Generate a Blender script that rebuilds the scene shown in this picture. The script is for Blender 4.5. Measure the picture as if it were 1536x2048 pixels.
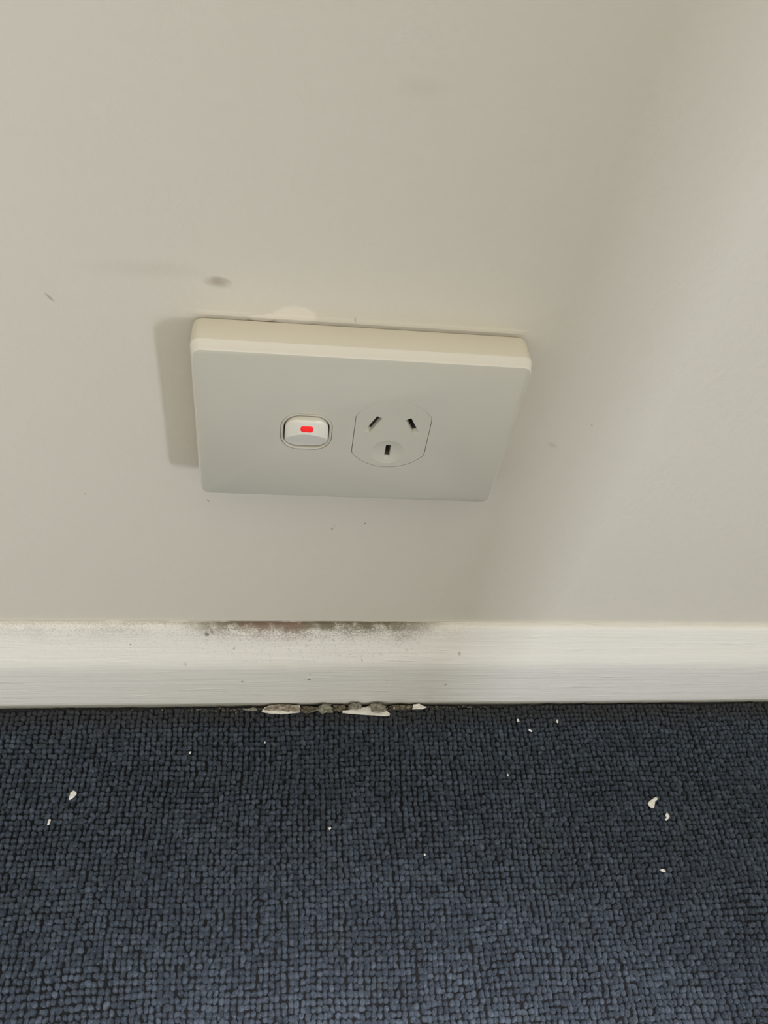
import bpy, bmesh, math, random
import numpy as np
from mathutils import Vector, Matrix

for o in list(bpy.data.objects):
    bpy.data.objects.remove(o)
sc = bpy.context.scene
COL = sc.collection
MM = 0.001
Z0 = 0.2247            # height of the middle of the socket plate above the floor slab (m)
PILE = 0.0035          # carpet pile height

# ------------------------------------------------------------------ camera
def cam_axes(yaw, pitch, roll):
    cy, sy, cp, sp = math.cos(yaw), math.sin(yaw), math.cos(pitch), math.sin(pitch)
    f = Vector((sy*cp, cy*cp, -sp)); r = Vector((cy, -sy, 0)); u = r.cross(f)
    c, s = math.cos(roll), math.sin(roll)
    return c*r + s*u, -s*r + c*u, f
r_, u_, f_ = cam_axes(0.19275235, 0.86127404, 0.16863362)
cd = bpy.data.cameras.new('camera'); cam = bpy.data.objects.new('camera', cd); COL.objects.link(cam)
m = Matrix((r_, u_, -f_)).transposed().to_4x4()
m.translation = Vector((-25.934*MM, -224.645*MM, 204.118*MM + Z0))
cam.matrix_world = m
cd.sensor_fit = 'VERTICAL'; cd.sensor_height = 24.0
cd.lens = 24.0*1600.0/2048.0
cd.clip_start = 0.01; cd.clip_end = 50
sc.camera = cam

# ------------------------------------------------------------------ view, world, lights
sc.view_settings.view_transform = 'Standard'
sc.view_settings.look = 'None'
sc.view_settings.gamma = 1.0
sc.view_settings.use_curve_mapping = False
sc.view_settings.exposure = 0.01

w = bpy.data.worlds.new('room_light'); sc.world = w; w.use_nodes = True
wt = w.node_tree
bg = wt.nodes['Background']
# room light coming from all round, a little stronger from below the horizon
wc = wt.nodes.new('ShaderNodeTexCoord'); wsx = wt.nodes.new('ShaderNodeSeparateXYZ'); wt.links.new(wc.outputs['Generated'], wsx.inputs[0])
wm = wt.nodes.new('ShaderNodeMapRange'); wm.interpolation_type = 'SMOOTHSTEP'; wt.links.new(wsx.outputs[2], wm.inputs[0])
wm.inputs[1].default_value = 0.5; wm.inputs[2].default_value = -0.3
wx = wt.nodes.new('ShaderNodeMix'); wx.data_type = 'RGBA'; wt.links.new(wm.outputs[0], wx.inputs[0])
wx.inputs[6].default_value = (0.76, 0.733, 0.640, 1); wx.inputs[7].default_value = (1.34, 1.291, 1.14, 1)
wt.links.new(wx.outputs[2], bg.inputs['Color']); bg.inputs['Strength'].default_value = 1.0

def area_light(name, loc, target, sx, sy, watts, color, spread=180):
    ld = bpy.data.lights.new(name, 'AREA'); ld.shape = 'RECTANGLE'; ld.size = sx; ld.size_y = sy
    ld.energy = watts; ld.color = color; ld.spread = math.radians(spread)
    o = bpy.data.objects.new(name, ld); COL.objects.link(o)
    o.location = loc
    o.rotation_euler = (Vector(target) - Vector(loc)).to_track_quat('-Z', 'Y').to_euler()
    return o
tgt = (0.0, 0.0, 0.2)
def rgb_light(name, loc, target, sx, sy, watts, rgb, spread=180):
    m = max(rgb)
    return area_light(name, loc, target, sx, sy, watts*m, tuple(c/m for c in rgb), spread)
# window to the right behind the photographer: upper and lower pane
rgb_light('window_light_right_upper', (1.95, -1.95, 0.68), tgt, 0.58, 0.8, 30, (0.45, 0.463, 0.508))
rgb_light('window_light_right_lower', (1.95, -1.95, 0.45), tgt, 0.58, 0.5, 30, (1.62, 1.685, 1.935))
# narrow far window to the left, cut off by the end of the added left blocker
rgb_light('window_light_left_upper', (-3.70, -4.38, 0.70), tgt, 0.13, 1.0, 300, (0.1069, 0.1131, 0.1285))
rgb_light('window_light_left_lower', (-3.70, -4.38, 0.25), tgt, 0.13, 0.5, 300, (0.2318, 0.2474, 0.2887))
# ceiling lamp, and narrow fill lights added to brighten the carpet
rgb_light('ceiling_light', (0.0, -0.9, 2.3), (0, -0.2, 0.2), 0.8, 0.8, 10, (0.38, 0.36, 0.305))
rgb_light('carpet_fill_front', (0.03, -0.60, 1.2), (0.03, -0.56, 0), 0.3, 0.3, 3, (2.6357, 2.4333, 2.4993), 35)
rgb_light('carpet_fill_rear', (0.03, -0.66, 1.2), (0.03, -0.66, 0), 0.4, 0.3, 3, (0.238, 0.2169, 0.2122), 35)

# ------------------------------------------------------------------ helpers
def link(name, bm, mat, parent=None, smooth=True):
    me = bpy.data.meshes.new(name); bm.normal_update(); bm.to_mesh(me); bm.free()
    if smooth:
        me.polygons.foreach_set('use_smooth', [True]*len(me.polygons))
    o = bpy.data.objects.new(name, me); COL.objects.link(o)
    if mat: me.materials.append(mat)
    if parent: o.parent = parent
    return o
def tag(o, label=None, cat=None, group=None, kind=None):
    if label: o['label'] = label
    if cat: o['category'] = cat
    if group: o['group'] = group
    if kind: o['kind'] = kind
    return o
def box_bm(x0, x1, y0, y1, z0, z1):
    bm = bmesh.new(); bmesh.ops.create_cube(bm, size=1)
    for v in bm.verts:
        v.co = Vector((x0+(v.co.x+.5)*(x1-x0), y0+(v.co.y+.5)*(y1-y0), z0+(v.co.z+.5)*(z1-z0)))
    return bm
def sharpen(o, deg=35):
    me = o.data
    bm = bmesh.new(); bm.from_mesh(me)
    for e in bm.edges:
        if len(e.link_faces) == 2 and e.calc_face_angle(0) > math.radians(deg): e.smooth = False
    bm.to_mesh(me); bm.free()

class NT:
    """small wrapper for writing node trees"""
    def __init__(s, name):
        s.mat = bpy.data.materials.new(name); s.mat.use_nodes = True
        s.t = s.mat.node_tree; s.b = s.t.nodes['Principled BSDF']
        s.co = s.t.nodes.new('ShaderNodeTexCoord').outputs['Object']
        s.sep = s.t.nodes.new('ShaderNodeSeparateXYZ'); s.t.links.new(s.co, s.sep.inputs[0])
        s.X, s.Y, s.Z = s.sep.outputs
    def L(s, a, b):
        if isinstance(a, (int, float)): b.default_value = a
        elif isinstance(a, tuple): b.default_value = a
        else: s.t.links.new(a, b)
    def math(s, op, a, b=0.0, c=None, clamp=False):
        n = s.t.nodes.new('ShaderNodeMath'); n.operation = op; n.use_clamp = clamp
        s.L(a, n.inputs[0]); s.L(b, n.inputs[1])
        if c is not None: s.L(c, n.inputs[2])
        return n.outputs[0]
    def ramp(s, v, a, b, t0=0.0, t1=1.0):
        n = s.t.nodes.new('ShaderNodeMapRange'); n.interpolation_type = 'SMOOTHSTEP'
        s.L(v, n.inputs[0]); n.inputs[1].default_value = a; n.inputs[2].default_value = b
        n.inputs[3].default_value = t0; n.inputs[4].default_value = t1
        return n.outputs[0]
    def noise(s, scale, detail=2, rough=.5, stretch=(1, 1, 1), off=(0, 0, 0)):
        mp = s.t.nodes.new('ShaderNodeMapping'); s.L(s.co, mp.inputs[0]); mp.inputs[3].default_value = stretch; mp.inputs[1].default_value = off
        n = s.t.nodes.new('ShaderNodeTexNoise'); s.L(mp.outputs[0], n.inputs['Vector'])
        n.inputs['Scale'].default_value = scale; n.inputs['Detail'].default_value = detail; n.inputs['Roughness'].default_value = rough
        return n.outputs['Fac']
    def mix(s, f, a, b):
        n = s.t.nodes.new('ShaderNodeMix'); n.data_type = 'RGBA'
        s.L(f, n.inputs[0]); s.L(a, n.inputs[6]); s.L(b, n.inputs[7])
        return n.outputs[2]
    def blob(s, cx, cz, rx, rz, ang=0.0, wob=0.0, wscale=300, soft=.5):
        """mask of an irregular spot on an upright surface; mm round the plate middle"""
        dx = s.math('SUBTRACT', s.X, cx*MM); dz = s.math('SUBTRACT', s.Z, cz*MM + Z0)
        c, sn = math.cos(ang), math.sin(ang)
        u = s.math('ADD', s.math('MULTIPLY', dx, c/(rx*MM)), s.math('MULTIPLY', dz, sn/(rx*MM)))
        v = s.math('ADD', s.math('MULTIPLY', dx, -sn/(rz*MM)), s.math('MULTIPLY', dz, c/(rz*MM)))
        d = s.math('SQRT', s.math('ADD', s.math('MULTIPLY', u, u), s.math('MULTIPLY', v, v)))
        if wob:
            d = s.math('ADD', d, s.math('MULTIPLY', s.math('SUBTRACT', s.noise(wscale, 2), .5), wob))
        return s.ramp(d, 1-soft, 1+soft*.3, 1, 0)
    def bump(s, h, strength, dist, prev=None):
        n = s.t.nodes.new('ShaderNodeBump'); s.L(h, n.inputs['Height'])
        n.inputs['Strength'].default_value = strength; n.inputs['Distance'].default_value = dist
        if prev is not None: s.t.links.new(prev, n.inputs['Normal'])
        return n.outputs[0]
    def out(s, color, rough, normal=None, spec=.5):
        s.L(color, s.b.inputs['Base Color']); s.L(rough, s.b.inputs['Roughness'])
        s.b.inputs['Specular IOR Level'].default_value = spec
        if normal is not None: s.t.links.new(normal, s.b.inputs['Normal'])
        return s.mat

def c4(r, g, b): return (r, g, b, 1.0)

# ------------------------------------------------------------------ materials
def mat_wall():
    n = NT('cream_wall_paint')
    base = n.mix(n.noise(6, 3), c4(.665, .625, .53), c4(.70, .66, .565))
    dark = c4(.20, .18, .13)
    spots = [(-48.5, 50.4, 4.4, 2.1, -.1, .6, 250, .95, .75), (-102.2, 41.3, 2.1, .55, -.95, .7, .0, .5, .45),
             (-4.2, -74.8, .55, .9, .3, .6, 0, .5, .5), (-2.9, -72.9, .4, .6, 0, .6, 0, .5, .3), (10.3, -70.7, .55, .5, 0, .4, 0, .6, .75),
             (-107.3, -55., .45, .45, 0, .4, 0, .6, .6), (-57.6, -57.4, 1.2, .35, -.9, .5, 0, .5, .6),
             (-3.1, 38.6, .3, 1.1, .2, .4, 0, .6, .5), (82, -18, 3, 1.2, -.6, .8, 0, .9, .18), (95, -6, .5, .5, 0, .3, 0, .6, .4),
             (9, 115, 8, 3.5, 0, .6, 60, .9, .10), (-70, 54, 22, 3.5, .02, .5, 60, .95, .10), (112, 4, .5, .3, 0, .3, 0, .6, .3)]
    col = base
    for cx, cz, rx, rz, a, wob, ws, soft, amt in spots:
        mk = n.blob(cx, cz, rx, rz, a, wob, ws or 700, soft)
        tone = c4(.36, .30, .24) if rx > 3 else dark
        col = n.mix(n.math('MULTIPLY', mk, amt), col, tone)
    # pale smear of filler on top of the plate, and the paint ridge along its edge
    fil = n.math('MAXIMUM', n.blob(-23.6, 38.3, 8.2, 4.8, -.05, .5, 160, .25), n.blob(-33.5, 37.6, 6.0, 1.9, .1, .5, 300, .3))
    col = n.mix(n.math('MULTIPLY', fil, .8), col, c4(.80, .745, .65))
    ridge = n.math('MULTIPLY', n.ramp(n.math('ABSOLUTE', n.math('SUBTRACT', n.math('ADD', n.Z, n.math('MULTIPLY', n.X, .0145)), Z0+37.5*MM)), 0.0004, 0.0016, 1, 0),
                   n.ramp(n.math('ABSOLUTE', n.X), .050, .062, 1, 0))
    # grime in the joint above the skirting
    zz = n.math('ADD', n.Z, n.math('MULTIPLY', n.noise(35, 2, off=(3, 0, 0)), .0014))
    joint = n.math('MULTIPLY', n.ramp(n.math('ABSOLUTE', n.math('SUBTRACT', zz, Z0-151.9*MM)), .0004, .0014, 1, 0), n.ramp(n.noise(60, 4, stretch=(1, 1, .2)), .36, .52))
    jx = n.math('ADD', n.ramp(n.X, -.07, -.045, .25, 1), n.ramp(n.X, .052, .07, 0, -.95))
    col = n.mix(n.math('MULTIPLY', n.math('MULTIPLY', joint, jx), .85, clamp=True), col, c4(.14, .095, .06))
    grain = n.noise(1100, 3, .6); roll = n.noise(260, 2)
    b1 = n.bump(roll, .16, .0012); b2 = n.bump(grain, .10, .0005, b1)
    b3 = n.bump(n.math('ADD', fil, ridge), .7, .0006, b2)
    dent = n.blob(-48.0, 50.9, 3.6, 1.5, -.1, .4, 250, .8)
    b4 = n.bump(n.math('MULTIPLY', dent, -1.0), .6, .0008, b3)
    return n.out(col, .62, b4, .3)
def mat_skirting():
    n = NT('skirting_gloss_paint')
    col = n.mix(n.noise(9, 2), c4(.798, .773, .702), c4(.838, .814, .756))
    up = n.math('SUBTRACT', n.math('ADD', n.Z, n.math('MULTIPLY', n.noise(60, 3), .004)), Z0-152.7*MM+.002)   # 0 at the top, negative below
    envx = n.math('MULTIPLY', n.ramp(n.X, -.085, -.045), n.ramp(n.X, .030, .066, 1, 0))
    left = n.ramp(n.X, -.20, -.06, .25, .40)
    env = n.math('MAXIMUM', envx, n.math('MULTIPLY', left, n.ramp(n.X, .02, .10, 1, .05)))
    near = n.ramp(up, -.0115, -.0005)
    far = n.ramp(up, -.026, -.006)
    sp = n.noise(1250, 3, .65); sp2 = n.noise(760, 3, .6, off=(5, 2, 1)); patch = n.noise(70, 3, .6, off=(1, 7, 3))
    d1 = n.math('MULTIPLY', n.math('MULTIPLY', env, near), n.ramp(n.math('ADD', sp, n.math('MULTIPLY', patch, .5)), .64, .88))
    d2 = n.math('MULTIPLY', n.math('MULTIPLY', env, far), n.ramp(sp2, .56, .68, 0, .42))
    film = n.math('MULTIPLY', n.math('MULTIPLY', envx, near), n.ramp(patch, .3, .7, .10, .34))
    edge = n.math('MULTIPLY', n.math('MULTIPLY', n.ramp(up, -.0034, -.0003), envx), n.ramp(n.noise(140, 3, off=(2, 2, 9)), .30, .52, .3, 1.0))
    redz = n.math('MULTIPLY', n.ramp(n.X, -.055, -.04), n.ramp(n.X, -.018, -.008, 1, 0))
    dcol = n.mix(n.math('MULTIPLY', redz, .8), c4(.16, .14, .09), c4(.21, .13, .09))
    col = n.mix(film, col, c4(.50, .46, .33))
    col = n.mix(d2, col, dcol)
    col = n.mix(n.math('MULTIPLY', d1, .85), col, dcol)
    col = n.mix(n.math('MULTIPLY', edge, .95), col, dcol)
    # single specks and chips on the front
    for cx, cz, rx, rz, amt in [(-46, -192, .8, .8, .65), (-10.0, -190, 1.0, 1.0, .8), (-9.6, -184.5, .35, 1.4, .35), (67, -197, 1.1, .8, .6),
                                (-102, -163.5, .55, .5, .8), (-63.5, -157.5, 1.3, 1.4, .85), (-61, -156, .8, 2.1, .6), (70, -168.5, .9, 1.6, .4), (17.5, -172.5, .4, 1.3, .5),
                                (-75, -175, .9, 1.8, .25), (208, -180, .7, .5, .5), (130, -187, .5, .4, .4), (-170, -166, .5, .5, .3), (-50, -166, .6, .9, .4)]:
        col = n.mix(n.math('MULTIPLY', n.blob(cx, cz, rx, rz, .3, .5, 600, .5), amt), col, c4(.20, .18, .14))
    # darker olive strip just over the carpet
    low = n.math('ADD', n.Z, n.math('MULTIPLY', n.noise(25, 3), .003))
    strip = n.ramp(low, .0060, .0088, 1, 0)
    col = n.mix(n.math('MULTIPLY', strip, .75), col, c4(.36, .34, .24))
    brush = n.noise(55, 4, .6, stretch=(.35, 6, 9)); lump = n.noise(170, 2, stretch=(.4, 1, 1)); fine = n.noise(900, 2)
    lumps = n.ramp(n.noise(120, 2, .5, stretch=(.28, 2, 2.2), off=(4, 1, 2)), .62, .74)
    b = n.bump(brush, .35, .0012); b = n.bump(lump, .25, .0012, b); b = n.bump(fine, .12, .0004, b); b = n.bump(lumps, .35, .0006, b)
    return n.out(col, .40, b, .5)
def mat_plain(name, col, rough, bump=None, spec=.5):
    n = NT(name)
    nb = None
    cc = n.mix(n.noise(40, 2), c4(*[v*.98 for v in col]), c4(*[min(1, v*1.02) for v in col]))
    if bump: nb = n.bump(n.noise(bump[0], 3), bump[1], bump[2])
    return n.out(cc, rough, nb, spec)
def mat_carpet(name, pile=True):
    n = NT(name)
    dust = n.math('MULTIPLY', n.ramp(n.math('ADD', n.Y, n.math('MULTIPLY', n.noise(40, 3), .012)), -.024, -.012), .8)
    if pile:
        at = n.t.nodes.new('ShaderNodeAttribute'); at.attribute_name = 'tone'; tone = at.outputs['Fac']
    else:
        tone = n.noise(500, 2)
    tt = n.math('ADD', n.math('MULTIPLY', tone, .8), n.math('MULTIPLY', n.noise(22, 3), .2))
    col = n.mix(tt, c4(.018, .025, .035), c4(.070, .090, .119))
    green = n.ramp(n.noise(48, 2, off=(7, 3, 0)), .60, .70, 0, .35)
    col = n.mix(green, col, c4(.042, .055, .050))
    fib = n.ramp(n.noise(1500, 3, .7, stretch=(1, 1, .5)), .52, .72, 0, .55)
    col = n.mix(fib, col, c4(.16, .19, .235))
    col = n.mix(dust, col, c4(.044, .041, .040))
    b = n.bump(n.noise(1900, 3, .7), .6, .0006)
    if not pile:
        v = n.t.nodes.new('ShaderNodeTexVoronoi'); v.inputs['Scale'].default_value = 400; n.L(n.co, v.inputs['Vector'])
        b = n.bump(n.math('SUBTRACT', 1.0, v.outputs['Distance']), 1.0, .002, b)
    n.b.inputs['Sheen Weight'].default_value = .15
    n.b.inputs['Sheen Roughness'].default_value = .6
    n.b.inputs['Sheen Tint'].default_value = (.55, .68, .9, 1)
    return n.out(col, .9, b, .15)
def mat_plaster(name, a, b, scale=350, sp=.5):
    n = NT(name)
    col = n.mix(n.ramp(n.noise(scale, 4, .7), .38, .62), c4(*a), c4(*b))
    bb = n.bump(n.noise(scale*1.6, 4, .7), .9, .0012)
    return n.out(col, .85, bb, .2)

M_wall = mat_wall(); M_skirt = mat_skirting()
M_plate = mat_plain('grey_white_plate_plastic', (.585, .560, .472), .38, (1400, .06, .0003), .45)
M_mount = mat_plain('cream_mounting_plastic', (.70, .655, .545), .42, (1400, .06, .0003), .45)
M_rim = mat_plain('lighter_rim', (.81, .775, .70), .36, (1400, .06, .0003), .5)  # bevel toned lighter than the side wall and the face
M_rocker = mat_plain('white_switch_plastic', (.80, .775, .68), .30, None, .5)
M_dark = mat_plain('recess_shade_dark', (.05, .047, .04), .7)  # near-black paints the shade deep in the slots and switch well
M_gap = mat_plain('recess_shade_grey', (.16, .155, .14), .6)  # dark grey paints the shade on slot walls and behind the plate
M_red = NT('red_indicator'); M_red.b.inputs['Emission Color'].default_value = (1, .02, .015, 1); M_red.b.inputs['Emission Strength'].default_value = .30  # red bar also given a weak emission of its own
M_red = M_red.out(c4(.85, .012, .012), .35)
M_carpet = mat_carpet('navy_loop_pile'); M_floor = mat_carpet('navy_carpet_floor', False)
M_pile_shade = mat_plain('pile_gap_shade', (.008, .009, .011), .95)  # black sheet under the loops paints the shade in their gaps
M_flake = mat_plaster('white_paint_flake', (.80, .77, .69), (.88, .86, .80), 200)
M_chip = mat_plaster('ivory_paint_chip', (.88, .83, .73), (.95, .93, .88), 400)
M_dirty = mat_plaster('brown_dusted_plaster', (.20, .155, .11), (.52, .47, .39), 420)
M_crumb = mat_plaster('grey_green_plaster', (.20, .19, .145), (.40, .38, .30), 600)
M_dust = mat_plaster('brown_debris', (.07, .058, .04), (.26, .23, .165), 700)
M_back = mat_plain('cream_blocker_paint', (.68, .64, .545), .7)

# ------------------------------------------------------------------ setting
wb = link('wall_back', box_bm(-.75, .85, 0, .12, -.02, 2.45), M_wall, smooth=False); tag(wb, 'cream painted wall carrying the power point', kind='structure')
fl = link('floor', box_bm(-4.5, 3.0, -5.2, .12, -.05, 0), M_floor, smooth=False); tag(fl, 'floor under the navy carpet', kind='structure')
wl = link('light_blocker_left', box_bm(-.87, -.75, -.975, .12, -.02, 2.45), M_back, smooth=False); tag(wl, 'added unseen cream wall to the left that blocks window light', kind='structure')  # unseen wall added so its end cuts the left light in a vertical edge
wr = link('light_blocker_right', box_bm(.80, .92, -.92, .12, -.02, 2.45), M_back, smooth=False); tag(wr, 'added unseen cream wall to the right that blocks window light', kind='structure')  # added out of view to fade the right light across the wall

# skirting board: half splayed profile with soft arrises
def skirting():
    T = Z0*1000
    prof = [(0.3, -152.7), (-1.6, -152.75), (-2.6, -153.3), (-3.4, -154.6), (-4.6, -157.5), (-6.2, -161.5), (-8.0, -165.8), (-9.8, -169.7), (-11.2, -172.6),
            (-12.1, -175.0), (-12.7, -177.6), (-12.95, -180.5), (-13.0, -186), (-13.0, -200), (-13.0, -213.5), (-12.95, -216.6), (-12.8, -218.2), (-12.55, -219.3), (-12.3, -220.2), (-12.2, -224.4), (0.3, -224.4)]
    xs = [-749, -400] + list(range(-240, 341, 10)) + [500, 799]
    bm = bmesh.new(); rows = []
    for x in xs:
        row = []
        for i, (y, z) in enumerate(prof):
            dz = .45*math.sin(x*.011+.6) + .25*math.sin(x*.037) if i <= 9 else 0
            if 13 <= i <= 18: dz = .5*math.sin(x*.013+2.2)+.2*math.sin(x*.05)
            row.append(bm.verts.new((x*MM, y*MM, (z+dz+T)*MM)))
        rows.append(row)
    for a, b in zip(rows, rows[1:]):
        for i in range(len(prof)-1):
            bm.faces.new((a[i], a[i+1], b[i+1], b[i]))
    bmesh.ops.recalc_face_normals(bm, faces=bm.faces)
    o = link('baseboard_back', bm, M_skirt); tag(o, 'cream splayed skirting board with grime along its top', kind='structure')
skirting()

# ------------------------------------------------------------------ loop pile carpet
def carpet():
    rng = np.random.default_rng(7)
    px, py = 2.8*MM, 2.75*MM
    nx, ny = int(.86/px), int(.36/py)
    I, J = np.meshgrid(np.arange(nx), np.arange(ny), indexing='ij')
    I = I.ravel(); J = J.ravel(); N = len(I)
    def smooth(nxc, nyc):
        g = rng.normal(size=(nxc+2, nyc+2)); u = I/nx*nxc; v = J/ny*nyc
        i0 = u.astype(int); j0 = v.astype(int); fu = u-i0; fv = v-j0
        fu = fu*fu*(3-2*fu); fv = fv*fv*(3-2*fv)
        return (g[i0, j0]*(1-fu)*(1-fv)+g[i0+1, j0]*fu*(1-fv)+g[i0, j0+1]*(1-fu)*fv+g[i0+1, j0+1]*fu*fv)
    X = -.37 + (I+.5)*px + rng.normal(0, .30*MM, N) + smooth(30, 12)*.6*MM
    Y = -.0135 - (J+.5)*py + rng.normal(0, .24*MM, N) + smooth(26, 14)*.7*MM
    colj = rng.normal(0, .12*MM, nx)[I]; X += colj
    # which way each loop leans: along the column, with wandering and some odd ones
    ang = math.pi/2 + smooth(40, 18)*.45 + rng.normal(0, .42, N)
    odd = rng.random(N) < .18
    ang[odd] += rng.normal(0, 1.0, odd.sum())
    a = (1.64 + rng.normal(0, .24, N))*MM     # half length
    b = (1.30 + rng.normal(0, .15, N))*MM      # half width
    h = (3.0 + rng.normal(0, .34, N) + smooth(50, 30)*.2)*MM
    h = np.clip(h, 2.1*MM, 4.0*MM)
    edge = J < 2
    h[edge] *= rng.uniform(.75, 1.0, edge.sum()); a[edge] *= 1.05
    tilt = rng.normal(0, .30, N)
    # canonical loop: dome with steep flanks
    S = 10
    rings = [(1.0, -.80), (1.04, -.2), (.96, .25), (.77, .60), (.49, .87), (.20, .99)]
    can = []
    for r, z in rings:
        for k in range(S):
            t = 2*math.pi*k/S; can.append((r*math.cos(t), r*math.sin(t), z))
    can.append((0, 0, 1.015)); can = np.array(can); V = len(can)
    # lengthwise sag of a yarn loop seen from the side
    P = np.empty((N, V, 3), dtype=np.float32)
    cx = can[None, :, 0]*a[:, None]; cy = can[None, :, 1]*b[:, None]
    cz = h[:, None]*.48 + can[None, :, 2]*h[:, None]*.52
    cz = cz + tilt[:, None]*cx*np.clip(can[None, :, 2], 0, 1)
    bend = rng.normal(0, .16, N)[:, None]
    cy = cy + bend*(cx**2)/(1.4*MM)*.8
    ca, sa = np.cos(ang)[:, None], np.sin(ang)[:, None]
    P[:, :, 0] = X[:, None] + ca*cx - sa*cy
    P[:, :, 1] = np.minimum(Y[:, None] + sa*cx + ca*cy, -.0133)
    P[:, :, 2] = np.maximum(cz, .0001)
    P[:, :, 0] += rng.normal(0, .085*MM, (N, V)); P[:, :, 2] += rng.normal(0, .07*MM, (N, V)); P[:, :, 1] = np.minimum(P[:, :, 1] + rng.normal(0, .085*MM, (N, V)), -.0133)
    quads = []
    R = len(rings)
    for i in range(R-1):
        for k in range(S):
            quads.append((i*S+k, i*S+(k+1) % S, (i+1)*S+(k+1) % S, (i+1)*S+k))
    tris = [((R-1)*S+k, (R-1)*S+(k+1) % S, R*S) for k in range(S)]
    Q = np.array(quads); T = np.array(tris); base = (np.arange(N)*V)[:, None, None]
    q = (Q[None]+base).reshape(N, -1); t = (T[None]+base).reshape(N, -1)
    NV = N*V; bk = np.array([[-.37, -.36-.0135, .0004], [-.37+.86, -.36-.0135, .0004], [-.37+.86, -.0135, .0004], [-.37, -.0135, .0004]])
    loops = np.concatenate([np.concatenate([q, t], axis=1).ravel(), [NV, NV+1, NV+2, NV+3]]).astype(np.int32)
    tot = np.tile(np.concatenate([np.full(len(Q), 4), np.full(len(T), 3)]), N).astype(np.int32); tot = np.append(tot, 4).astype(np.int32)
    start = np.concatenate([[0], np.cumsum(tot)[:-1]]).astype(np.int32)
    me = bpy.data.meshes.new('carpet')
    me.vertices.add(NV+4); me.vertices.foreach_set('co', np.concatenate([P.ravel(), bk.ravel()]).astype(np.float32))
    me.loops.add(len(loops)); me.loops.foreach_set('vertex_index', loops)
    me.polygons.add(len(tot)); me.polygons.foreach_set('loop_start', start)
    me.update(calc_edges=True)
    me.polygons.foreach_set('use_smooth', np.ones(len(tot), dtype=bool))
    at = me.attributes.new('tone', 'FLOAT', 'POINT')
    tn = np.clip(rng.normal(.42, .26, N) + smooth(60, 30)*.10, 0, 1)
    hot = rng.random(N) < .03; tn[hot] = rng.uniform(.9, 1.3, hot.sum())
    at.data.foreach_set('value', np.append(np.clip(np.repeat(tn, V) + rng.normal(0, .22, N*V), 0, 1.4), [0, 0, 0, 0]).astype(np.float32))
    me.materials.append(M_carpet); me.materials.append(M_pile_shade)
    mi = np.zeros(len(tot), dtype=np.int32); mi[-1] = 1; me.polygons.foreach_set('material_index', mi)
    me.validate()
    o = bpy.data.objects.new('carpet', me); COL.objects.link(o)
    tag(o, 'dark navy loop pile carpet running up to the skirting board', 'carpet', kind='stuff')
carpet()

# ------------------------------------------------------------------ the power point
W2, H2, D = 58.0, 36.12, 16.1
def rrect(w, h, r, n=8):
    pts = []
    for cx, cz, a0 in ((w-r, h-r, 0), (-(w-r), h-r, 90), (-(w-r), -(h-r), 180), (w-r, -(h-r), 270)):
        for k in range(n+1):
            a = math.radians(a0+90*k/n); pts.append((cx+r*math.cos(a), cz+r*math.sin(a)))
    return pts
def loft(sections, cap0=True, cap1=True):
    """sections: list of (outline points in mm, depth y in mm) with equal counts"""
    bm = bmesh.new(); rows = []
    for pts, y in sections:
        rows.append([bm.verts.new((x*MM, y*MM, z*MM)) for x, z in pts])
    n = len(rows[0])
    for a, b in zip(rows, rows[1:]):
        for i in range(n): bm.faces.new((a[i], a[(i+1) % n], b[(i+1) % n], b[i]))
    if cap0: bm.faces.new(rows[0])
    if cap1: bm.faces.new(list(reversed(rows[-1])))
    bmesh.ops.recalc_face_normals(bm, faces=bm.faces)
    return bm
def shift(pts, dx, dz): return [(x+dx, z+dz) for x, z in pts]
def cut(o, cutters):
    """boolean difference, applied"""
    for bm in cutters:
        c = link('cutter', bm, None, o.parent, smooth=False); bpy.context.view_layer.update()
        md = o.modifiers.new('b', 'BOOLEAN'); md.operation = 'DIFFERENCE'; md.solver = 'EXACT'; md.object = c
        dg = bpy.context.evaluated_depsgraph_get(); dg.update()
        me = bpy.data.meshes.new_from_object(o.evaluated_get(dg))
        o.modifiers.clear(); old = o.data; me.name = old.name; o.data = me; bpy.data.meshes.remove(old)
        cm = c.data; bpy.data.objects.remove(c); bpy.data.meshes.remove(cm)
    return o
SW = (-18.3, .2); SO = (12.6, .2)
def circ_flat(r, flat, n=64):
    pts = []
    for k in range(n):
        a = 2*math.pi*(k+.5)/n; x, z = r*math.cos(a), r*math.sin(a)
        pts.append((max(-flat, min(flat, x)), z))
    return pts

gpo = bpy.data.objects.new('power_point', None); COL.objects.link(gpo)
gpo.location = (0, 0, Z0); gpo.rotation_euler = (0, math.radians(.83), 0)
gpo.empty_display_size = .03
tag(gpo, 'white single power point with red-marked rocker switch, mounted slightly crooked on the cream wall', 'power point')

# mounting block behind: touches the wall, a hair smaller than the cover so a dark line shows
mb = link('mounting_block', loft([(rrect(W2-1.3, H2-1.3, 2.4), 0), (rrect(W2-1.3, H2-1.3, 2.4), -2.0)]), M_gap, gpo)
sharpen(mb)
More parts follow.
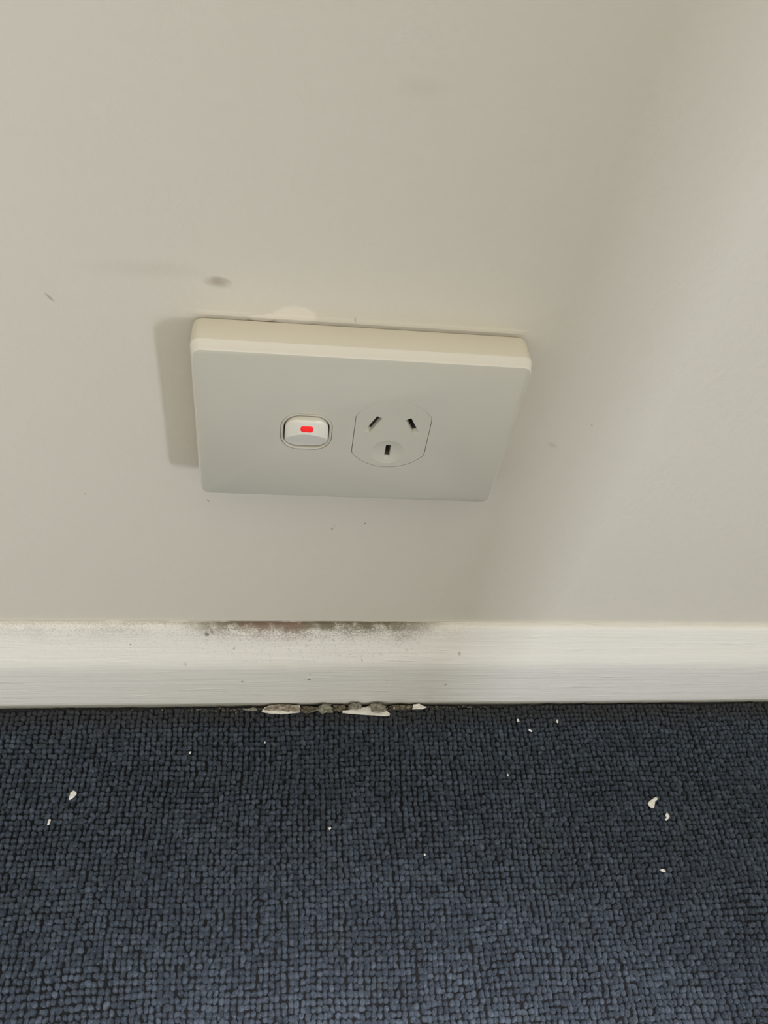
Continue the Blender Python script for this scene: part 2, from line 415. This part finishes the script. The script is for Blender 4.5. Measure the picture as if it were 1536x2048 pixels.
# cover: straight side and rolled front arris
cover = link('surround', loft([(rrect(W2-.5, H2-.5, 3.6), -.55), (rrect(W2-.1, H2-.1, 3.6), -.8), (rrect(W2, H2, 3.6), -2.0), (rrect(W2, H2, 3.6), -11.3), (rrect(W2-.12, H2-.12, 3.5), -11.45)]), M_mount, gpo)
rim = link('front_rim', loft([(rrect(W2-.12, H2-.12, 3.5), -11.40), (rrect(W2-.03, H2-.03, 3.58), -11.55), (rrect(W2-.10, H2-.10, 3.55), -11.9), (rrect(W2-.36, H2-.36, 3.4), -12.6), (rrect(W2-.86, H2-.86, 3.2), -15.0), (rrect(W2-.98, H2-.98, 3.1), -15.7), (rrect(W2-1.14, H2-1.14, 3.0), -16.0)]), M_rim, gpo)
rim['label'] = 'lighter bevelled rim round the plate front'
cover['label'] = 'cream side wall of the plate'
holes = lambda: [loft([(rrect(W2-1.22, H2-1.22, 2.9), -18), (rrect(W2-1.22, H2-1.22, 2.9), -13.5)]),
                 loft([(shift(circ_flat(16.9, 14.0), *SO), -4.0), (shift(circ_flat(16.9, 14.0), *SO), -14.5)]),
                 loft([(shift(rrect(9.3, 8.9, 6.4, 12), *SW), -9.0), (shift(rrect(9.3, 8.9, 6.4, 12), *SW), -14.5)])]
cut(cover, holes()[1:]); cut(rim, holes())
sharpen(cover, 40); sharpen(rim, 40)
# face plate
face = link('face_plate', loft([(rrect(W2-1.23, H2-1.23, 2.9), -13.4), (rrect(W2-1.23, H2-1.23, 2.9), -16.0), (rrect(W2-1.38, H2-1.38, 2.8), -16.1)]), M_plate, gpo)
face['label'] = 'flat grey-white front of the plate'
cut(face, [loft([(shift(rrect(9.3, 8.9, 6.4, 12), *SW), -18), (shift(rrect(9.3, 8.9, 6.4, 12), *SW), -10)]),
           loft([(shift(circ_flat(16.75, 13.85), *SO), -18), (shift(circ_flat(16.75, 13.85), *SO), -10)])])
sharpen(face)
# collar round the switch: thin raised ring with a groove outside it
def ring(outer, inner, ocr, icr):
    secs = [(shift(rrect(outer[0], outer[1], ocr, 12), *SW), -13.5), (shift(rrect(outer[0], outer[1], ocr, 12), *SW), -15.95),
            (shift(rrect(outer[0]-.2, outer[1]-.2, ocr, 12), *SW), -16.25), (shift(rrect(inner[0]+.25, inner[1]+.25, icr, 12), *SW), -16.25),
            (shift(rrect(inner[0], inner[1], icr, 12), *SW), -16.0), (shift(rrect(inner[0], inner[1], icr, 12), *SW), -10.5)]
    return loft(secs, False, False)
col_ = link('switch_collar', ring((9.15, 8.75), (8.2, 7.95), 6.3, 5.6), M_plate, gpo); sharpen(col_)
well = link('switch_well', loft([(shift(rrect(9.0, 8.6, 6, 12), *SW), -10.4), (shift(rrect(9.0, 8.6, 6, 12), *SW), -10.9)]), M_dark, gpo)
# rocker: barrel with a flat underside facet
def rocker_bm():
    bm = bmesh.new(); pts = rrect(7.75, 7.55, 5.4, 12); n = len(pts); R = 22
    cx, cz = SW
    def hgt(x, z):
        e = max(abs(x)/7.75, abs(z)/7.55)
        return 3.3 - .14*(z-2.0) - .034*x*x - .004*z*z
    rows = []
    for i in range(R, 0, -1):
        s = i/R
        row = []
        for x, z in pts:
            x2, z2 = x*s, z*s
            edge = .35*max(0, (s-.86)/.14)**2
            row.append(bm.verts.new(((x2+cx)*MM, (-16.1-hgt(x2, z2)+edge)*MM, (z2+cz)*MM)))
        rows.append(row)
    c = bm.verts.new((cx*MM, (-16.1-hgt(0, 0))*MM, cz*MM))
    back = [bm.verts.new(((x+cx)*MM, -11.0*MM, (z+cz)*MM)) for x, z in pts]
    for a, b in zip([back]+rows, rows):
        for i in range(n): bm.faces.new((a[i], a[(i+1) % n], b[(i+1) % n], b[i]))
    for i in range(n): bm.faces.new((rows[-1][i], rows[-1][(i+1) % n], c))
    bm.faces.new(list(reversed(back)))
    bmesh.ops.recalc_face_normals(bm, faces=bm.faces)
    # slice off the lower facet
    slope = .43
    p = Vector((cx*MM, (-16.1-3.3)*MM, (cz+2.0)*MM)); nn = Vector((0, -1, -slope)).normalized()
    res = bmesh.ops.bisect_plane(bm, geom=bm.verts[:]+bm.edges[:]+bm.faces[:], plane_co=p, plane_no=nn, clear_outer=True)
    ed = [e for e in bm.edges if e.is_boundary]
    bmesh.ops.holes_fill(bm, edges=ed, sides=0)
    bmesh.ops.recalc_face_normals(bm, faces=bm.faces)
    return bm
rk = link('rocker', rocker_bm(), M_rocker, gpo); sharpen(rk, 14)
def indicator_bm():
    cx, cz = SW[0], SW[1]+4.15
    pts = shift(rrect(2.3, 1.25, 1.0, 6), cx, cz)
    def dep(x, z): 
        x2, z2 = x-SW[0], z-SW[1]
        return -16.1-(3.3-.14*(z2-2.0)-.034*x2*x2-.004*z2*z2)
    bm = bmesh.new(); rows = []
    for s, d in ((1, .25), (1, -.03), (.92, -.10), (.5, -.13), (.1, -.13)):
        rows.append([bm.verts.new(((cx+(x-cx)*s)*MM, (dep(cx+(x-cx)*s, cz+(z-cz)*s)+d)*MM, (cz+(z-cz)*s)*MM)) for x, z in pts])
    n = len(pts)
    for a, b in zip(rows, rows[1:]):
        for i in range(n): bm.faces.new((a[i], a[(i+1) % n], b[(i+1) % n], b[i]))
    bm.faces.new(list(reversed(rows[-1])))
    bm.faces.new(rows[0]); bmesh.ops.recalc_face_normals(bm, faces=bm.faces)
    return bm
ne = link('indicator', indicator_bm(), M_red, rk); ne['label'] = 'red indicator bar'
# socket insert with three slots
ins = link('socket_insert', loft([(shift(circ_flat(16.62, 13.66), *SO), -5.5), (shift(circ_flat(16.62, 13.66), *SO), -15.98), (shift(circ_flat(16.45, 13.5), *SO), -16.12)]), M_plate, gpo)
def slot(cx, cz, ang, L, Wd, y0=-4.5, taper=0.0):
    """flared slot cutter; the mouth flares at the lower end"""
    c, s = math.cos(ang), math.sin(ang)
    def o(l0, l1, wd):
        q = [(-wd/2, l0), (wd/2, l0), (wd/2, l1), (-wd/2, l1)]
        return [(cx+x*c-z*s, cz+x*s+z*c) for x, z in q]
    return loft([(o(-L/2, L/2, Wd), y0), (o(-L/2, L/2, Wd), -14.5), (o(-L/2-1.75, L/2+.15, Wd+.45), -16.4)])
import mathutils
ball = bmesh.new(); bmesh.ops.create_uvsphere(ball, u_segments=64, v_segments=32, radius=28*MM)
bmesh.ops.rotate(ball, verts=ball.verts, matrix=Matrix.Rotation(math.pi/2, 3, 'X'))
bmesh.ops.translate(ball, verts=ball.verts, vec=Vector((12.3*MM, (-16.12-28+.68)*MM, -8.3*MM)))
cut(ins, [ball, slot(5.7, 6.0, math.radians(-27), 6.9, 1.75), slot(19.5, 5.9, math.radians(29), 6.6, 1.75), slot(12.45, -8.2, 0, 6.0, 1.75)])
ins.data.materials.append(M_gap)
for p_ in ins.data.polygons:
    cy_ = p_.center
    if cy_.y > -14.3*MM and math.hypot(cy_.x-SO[0]*MM, cy_.z-SO[1]*MM) < 13.2*MM: p_.material_index = 1  # inner slot faces coloured darker as painted shade
sharpen(ins)
sw2 = link('slot_backing', loft([(shift(circ_flat(16.0, 13.2), *SO), -5.4), (shift(circ_flat(16.0, 13.2), *SO), -6.5)]), M_dark, ins)

# ------------------------------------------------------------------ broken paint and plaster along the skirting, chips on the carpet
TOPZ = 3.35                         # top of the pile in mm above the floor
rnd = random.Random(3)
def flake(name, pts, z, t, mat, label, cat, group=None, curl=0.0, rough=.12, sub=3, lean=True):
    """pts: outline in mm on the floor (x, y). points behind the skirting face lean up against it"""
    pts3 = []
    for i in range(len(pts)):
        (x0, y0), (x1, y1) = pts[i], pts[(i+1) % len(pts)]
        for k in range(sub):
            f = k/sub; j = rough*.6 if k else 0
            pts3.append((x0+(x1-x0)*f+rnd.uniform(-j, j), y0+(y1-y0)*f+rnd.uniform(-j, j)))
    cx = sum(p[0] for p in pts3)/len(pts3); cy = sum(p[1] for p in pts3)/len(pts3)
    ext = max(max(abs(p[0]-cx), abs(p[1]-cy)) for p in pts3)
    # fine triangulated top
    bm = bmesh.new()
    def P(x, y, dz):
        zz = z+dz+curl*((x-cx)/ext)**2
        yy = y
        if lean and y > -13.7: zz += (y+13.7)*2.0; yy = -13.7+.05*(y+13.7)
        return Vector(((x)*MM, yy*MM, zz*MM))
    K = 4; top = []; bot = []
    for i in range(K, 0, -1):
        s = i/K
        tz = t*(1 if i < K else .75)
        top.append([bm.verts.new(P(cx+(x-cx)*s, cy+(y-cy)*s, tz+rnd.uniform(-rough, rough)*(t if i < K else .3))) for x, y in pts3])
    bot = [bm.verts.new(P(x, y, 0)) for x, y in pts3]
    n = len(pts3); c = bm.verts.new(P(cx, cy, t)); cb = bm.verts.new(P(cx, cy, 0))
    for a, b in zip([bot]+top, top):
        for i in range(n): bm.faces.new((a[i], a[(i+1) % n], b[(i+1) % n], b[i]))
    for i in range(n):
        bm.faces.new((top[-1][i], top[-1][(i+1) % n], c)); bm.faces.new((bot[(i+1) % n], bot[i], cb))
    bmesh.ops.recalc_face_normals(bm, faces=bm.faces)
    o = link(name, bm, mat); sharpen(o, 40)
    return tag(o, label, cat, group)
def lump(name, cx, cy, z, rx, ry, rz, mat, label, cat, group=None, amp=.28, seed=0, sub=3):
    bm = bmesh.new(); bmesh.ops.create_icosphere(bm, subdivisions=sub, radius=1)
    r = random.Random(seed); ph = [Vector((r.uniform(-9, 9), r.uniform(-9, 9), r.uniform(-9, 9))) for _ in range(2)]
    for v in bm.verts:
        d = 1+amp*mathutils.noise.noise(v.co*1.6+ph[0])*1.6+amp*.6*mathutils.noise.noise(v.co*4.5+ph[1])
        q = v.co*d
        v.co = Vector(((cx+q.x*rx)*MM, min((cy+q.y*ry), -13.15)*MM, max(z+q.z*rz, 0.3)*MM))
    o = link(name, bm, mat, smooth=False); tag(o, label, cat, group); return o

f1 = flake('plaster_flake', [(-35.7, -16.2), (-34.0, -13.8), (-30.5, -12.6), (-24.3, -12.2), (-18.0, -12.6), (-14.2, -13.0), (-14.2, -17.1), (-19.7, -17.5), (-25.0, -17.9), (-31.2, -17.4), (-34.7, -16.8)],
           TOPZ-.8, 1.0, M_flake, 'long flat white plaster flake capped with brown dust, left of centre at the skirting foot', 'plaster flake', curl=.6)
du = flake('dirt_layer', [(-34.6, -15.6), (-33.4, -13.9), (-30.5, -12.6), (-24.3, -12.2), (-18.0, -12.6), (-14.4, -13.0), (-14.4, -16.9), (-17.5, -17.0), (-19, -16.2), (-20.5, -16.9), (-22.5, -16.5), (-24.0, -15.9), (-25.5, -16.5), (-28.0, -15.9), (-31.2, -16.2)],
           TOPZ-.15, .75, M_dirty, None, None, curl=.4, rough=.3)
du.parent = f1; du['label'] = 'brown dust caked on the flake'
f2 = flake('paint_flake', [(10.2, -16.6), (13.8, -16.1), (21.1, -14.6), (25.7, -13.6), (29.8, -14.4), (33.7, -16.6), (35.4, -16.2), (37.7, -18.6), (37.4, -19.7), (34.0, -19.9), (29.9, -19.4), (20.9, -18.7), (10.2, -17.9)],
           TOPZ-.5, .8, M_flake, 'largest wedge-shaped white paint flake lying below the middle of the skirting board', 'paint flake', curl=.7)
f3 = flake('paint_flake', [(51.6, -13.0), (55.1, -12.4), (57.0, -13.6), (59.7, -14.6), (57.2, -15.7), (51.0, -15.8), (51.6, -14.2)],
           TOPZ-.5, 1.0, M_chip, 'pinkish white angular paint flake leaning on the skirting, right end of the debris', 'paint flake', curl=.3)
flake('paint_flake', [(-46.3, -14.9), (-43.1, -14.5), (-40.5, -13.6), (-38.3, -14.6), (-38.3, -15.8), (-43.1, -15.8)],
      TOPZ-.4, .9, M_crumb, 'small pale olive flake left of the long plaster flake', 'paint flake', rough=.2)
flake('paint_flake', [(39.6, -14.0), (41.3, -13.5), (42.6, -14.3), (42.0, -15.5), (39.7, -15.7)],
      TOPZ-.3, .8, M_dirty, 'small pinkish brown flake between the grey crumb and the right-hand flake', 'paint flake', rough=.2)
flake('paint_flake', [(47.9, -14.0), (49.6, -13.2), (50.0, -15.1), (48.0, -15.3)],
      TOPZ-.3, .9, M_dirty, 'tiny beige flake just left of the angular pinkish flake', 'paint flake', rough=.2)
lump('plaster_crumb', .2, -15.4, TOPZ+1.0, 4.1, 2.3, 3.0, M_crumb, 'grey-green plaster crumb standing between the two long white flakes', 'plaster crumb', seed=4, amp=.45)
lump('plaster_crumb', 30.6, -15.4, TOPZ+2.0, 4.5, 2.3, 3.3, M_crumb, 'biggest grey-green plaster crumb sitting on the wedge-shaped flake', 'plaster crumb', seed=9, amp=.5)
lump('plaster_crumb', 17.2, -14.5, TOPZ+1.7, 3.4, 1.5, 3.0, M_crumb, 'grey-green plaster crumb behind the left tip of the wedge-shaped flake', 'plaster crumb', seed=12, amp=.5)
lump('plaster_crumb', 8.3, -14.9, TOPZ-.2, 3.6, 1.7, 1.9, M_dust, 'dark brown dirt clod left of the wedge-shaped flake', 'dirt clod', seed=21, amp=.5)
lump('plaster_crumb', 43.8, -14.4, TOPZ-.2, 6.2, 1.4, 1.5, M_dust, 'reddish brown dirt clod right of the biggest crumb', 'dirt clod', seed=33, amp=.45)
lump('plaster_crumb', -8.2, -15.2, TOPZ-.4, 4.8, 1.9, 1.5, M_dust, 'mottled dark debris clod right beside the long plaster flake', 'dirt clod', seed=27, amp=.5)

# loose grit in the crevice: nobody could count it
def grit():
    bm = bmesh.new(); r = random.Random(11)
    for k in range(420):
        u = r.random()
        x = r.gauss(10, 38) if u < .75 else r.uniform(-110, 140)
        x = max(-120, min(150, x))
        s = r.uniform(.25, .75)*(1 if u < .75 else .7)
        y = -13.5-s-abs(r.gauss(0, 1.0))*.9; z = TOPZ-.3+r.uniform(-.4, .3)
        q = bmesh.ops.create_icosphere(bm, subdivisions=1, radius=1)['verts']
        sx, sy, sz = s*r.uniform(.7, 1.6), s*r.uniform(.6, 1.1), s*r.uniform(.5, .9)
        for v in q: v.co = Vector(((x+v.co.x*sx*r.uniform(.7, 1.2))*MM, min(y+v.co.y*sy*r.uniform(.7, 1.2), -13.05)*MM, (z+v.co.z*sz*r.uniform(.7, 1.2))*MM))
    o = link('plaster_grit', bm, M_dust, smooth=False)
    tag(o, 'brownish plaster grit packed along the foot of the skirting', 'grit', kind='stuff')
grit()

# chips lying on the carpet
def chip(pts, label, group=None, z=TOPZ-.1, t=.9, curl=.35):
    return flake('paint_chip', pts, z, t, M_chip, label, 'paint chip', group, curl=curl, rough=.08, sub=2, lean=False)
chip([(-130.8, -59.8), (-129.7, -60.3), (-129.0, -61.2), (-129.1, -62.1), (-130.3, -63.4), (-131.8, -64.6), (-132.3, -64.5), (-132.2, -62.8), (-132.0, -60.7)],
     'ivory teardrop paint chip on the carpet, largest at the far left')
chip([(183.4, -70.7), (184.6, -71.2), (184.3, -72.1), (183.0, -72.8), (181.3, -76.4), (179.5, -76.2), (178.3, -74.5), (178.4, -73.6), (180.2, -72.4)],
     'biggest cream paint chip on the carpet at the right, comma shaped', t=1.0)
chip([(187.9, -79.1), (188.9, -81.1), (188.0, -82.4), (186.4, -83.5), (185.8, -82.9), (187.0, -81.7), (186.8, -80.5)],
     'thin white crescent chip on the carpet just below the biggest right-hand chip')
chip([(175.2, -108.9), (176.4, -108.3), (177.5, -109.0), (177.8, -109.9), (175.9, -109.8)],
     'small white oval chip lowest of the chips at the right')
chip([(-140.2, -74.1), (-139.2, -74.4), (-139.6, -77.1), (-140.5, -76.9)],
     'thin white sliver on the carpet below the ivory teardrop chip')
def small(x, y, w, l, a, label):
    c, s = math.cos(a), math.sin(a)
    q = [(-w, -l*.6), (w*.6, -l), (w, l*.5), (0, l), (-w*.9, l*.6)]
    chip([(x+u*c-v*s, y+u*s+v*c) for u, v in q], label, t=.8, curl=.1)
small(113.0, -23.6, .75, .95, .1, 'white square speck on the carpet near the skirting, left of a close pair')
small(136.7, -24.4, .6, 1.15, -.2, 'white upright speck on the carpet near the skirting, right of a close pair')
small(119.3, -30.0, .5, 1.25, .9, 'white slanting speck on the carpet between and below the two near the skirting')
small(1.6, -82.6, .6, .85, -.6, 'lone white speck on the carpet in the middle, far below the debris')
small(-73.4, -40.2, .45, .8, -.5, 'lone tiny white speck on the carpet left of the middle')
small(50.3, -97.2, .45, .6, .3, 'tiny white speck on the carpet right of the middle, lowest of all specks')
small(-33.3, -35.0, .45, .5, .3, 'tiny white speck on the carpet straight below the long plaster flake')
small(101.4, -56.0, .35, .65, .2, 'tiny white speck on the carpet right of the middle, halfway down to the big chip')
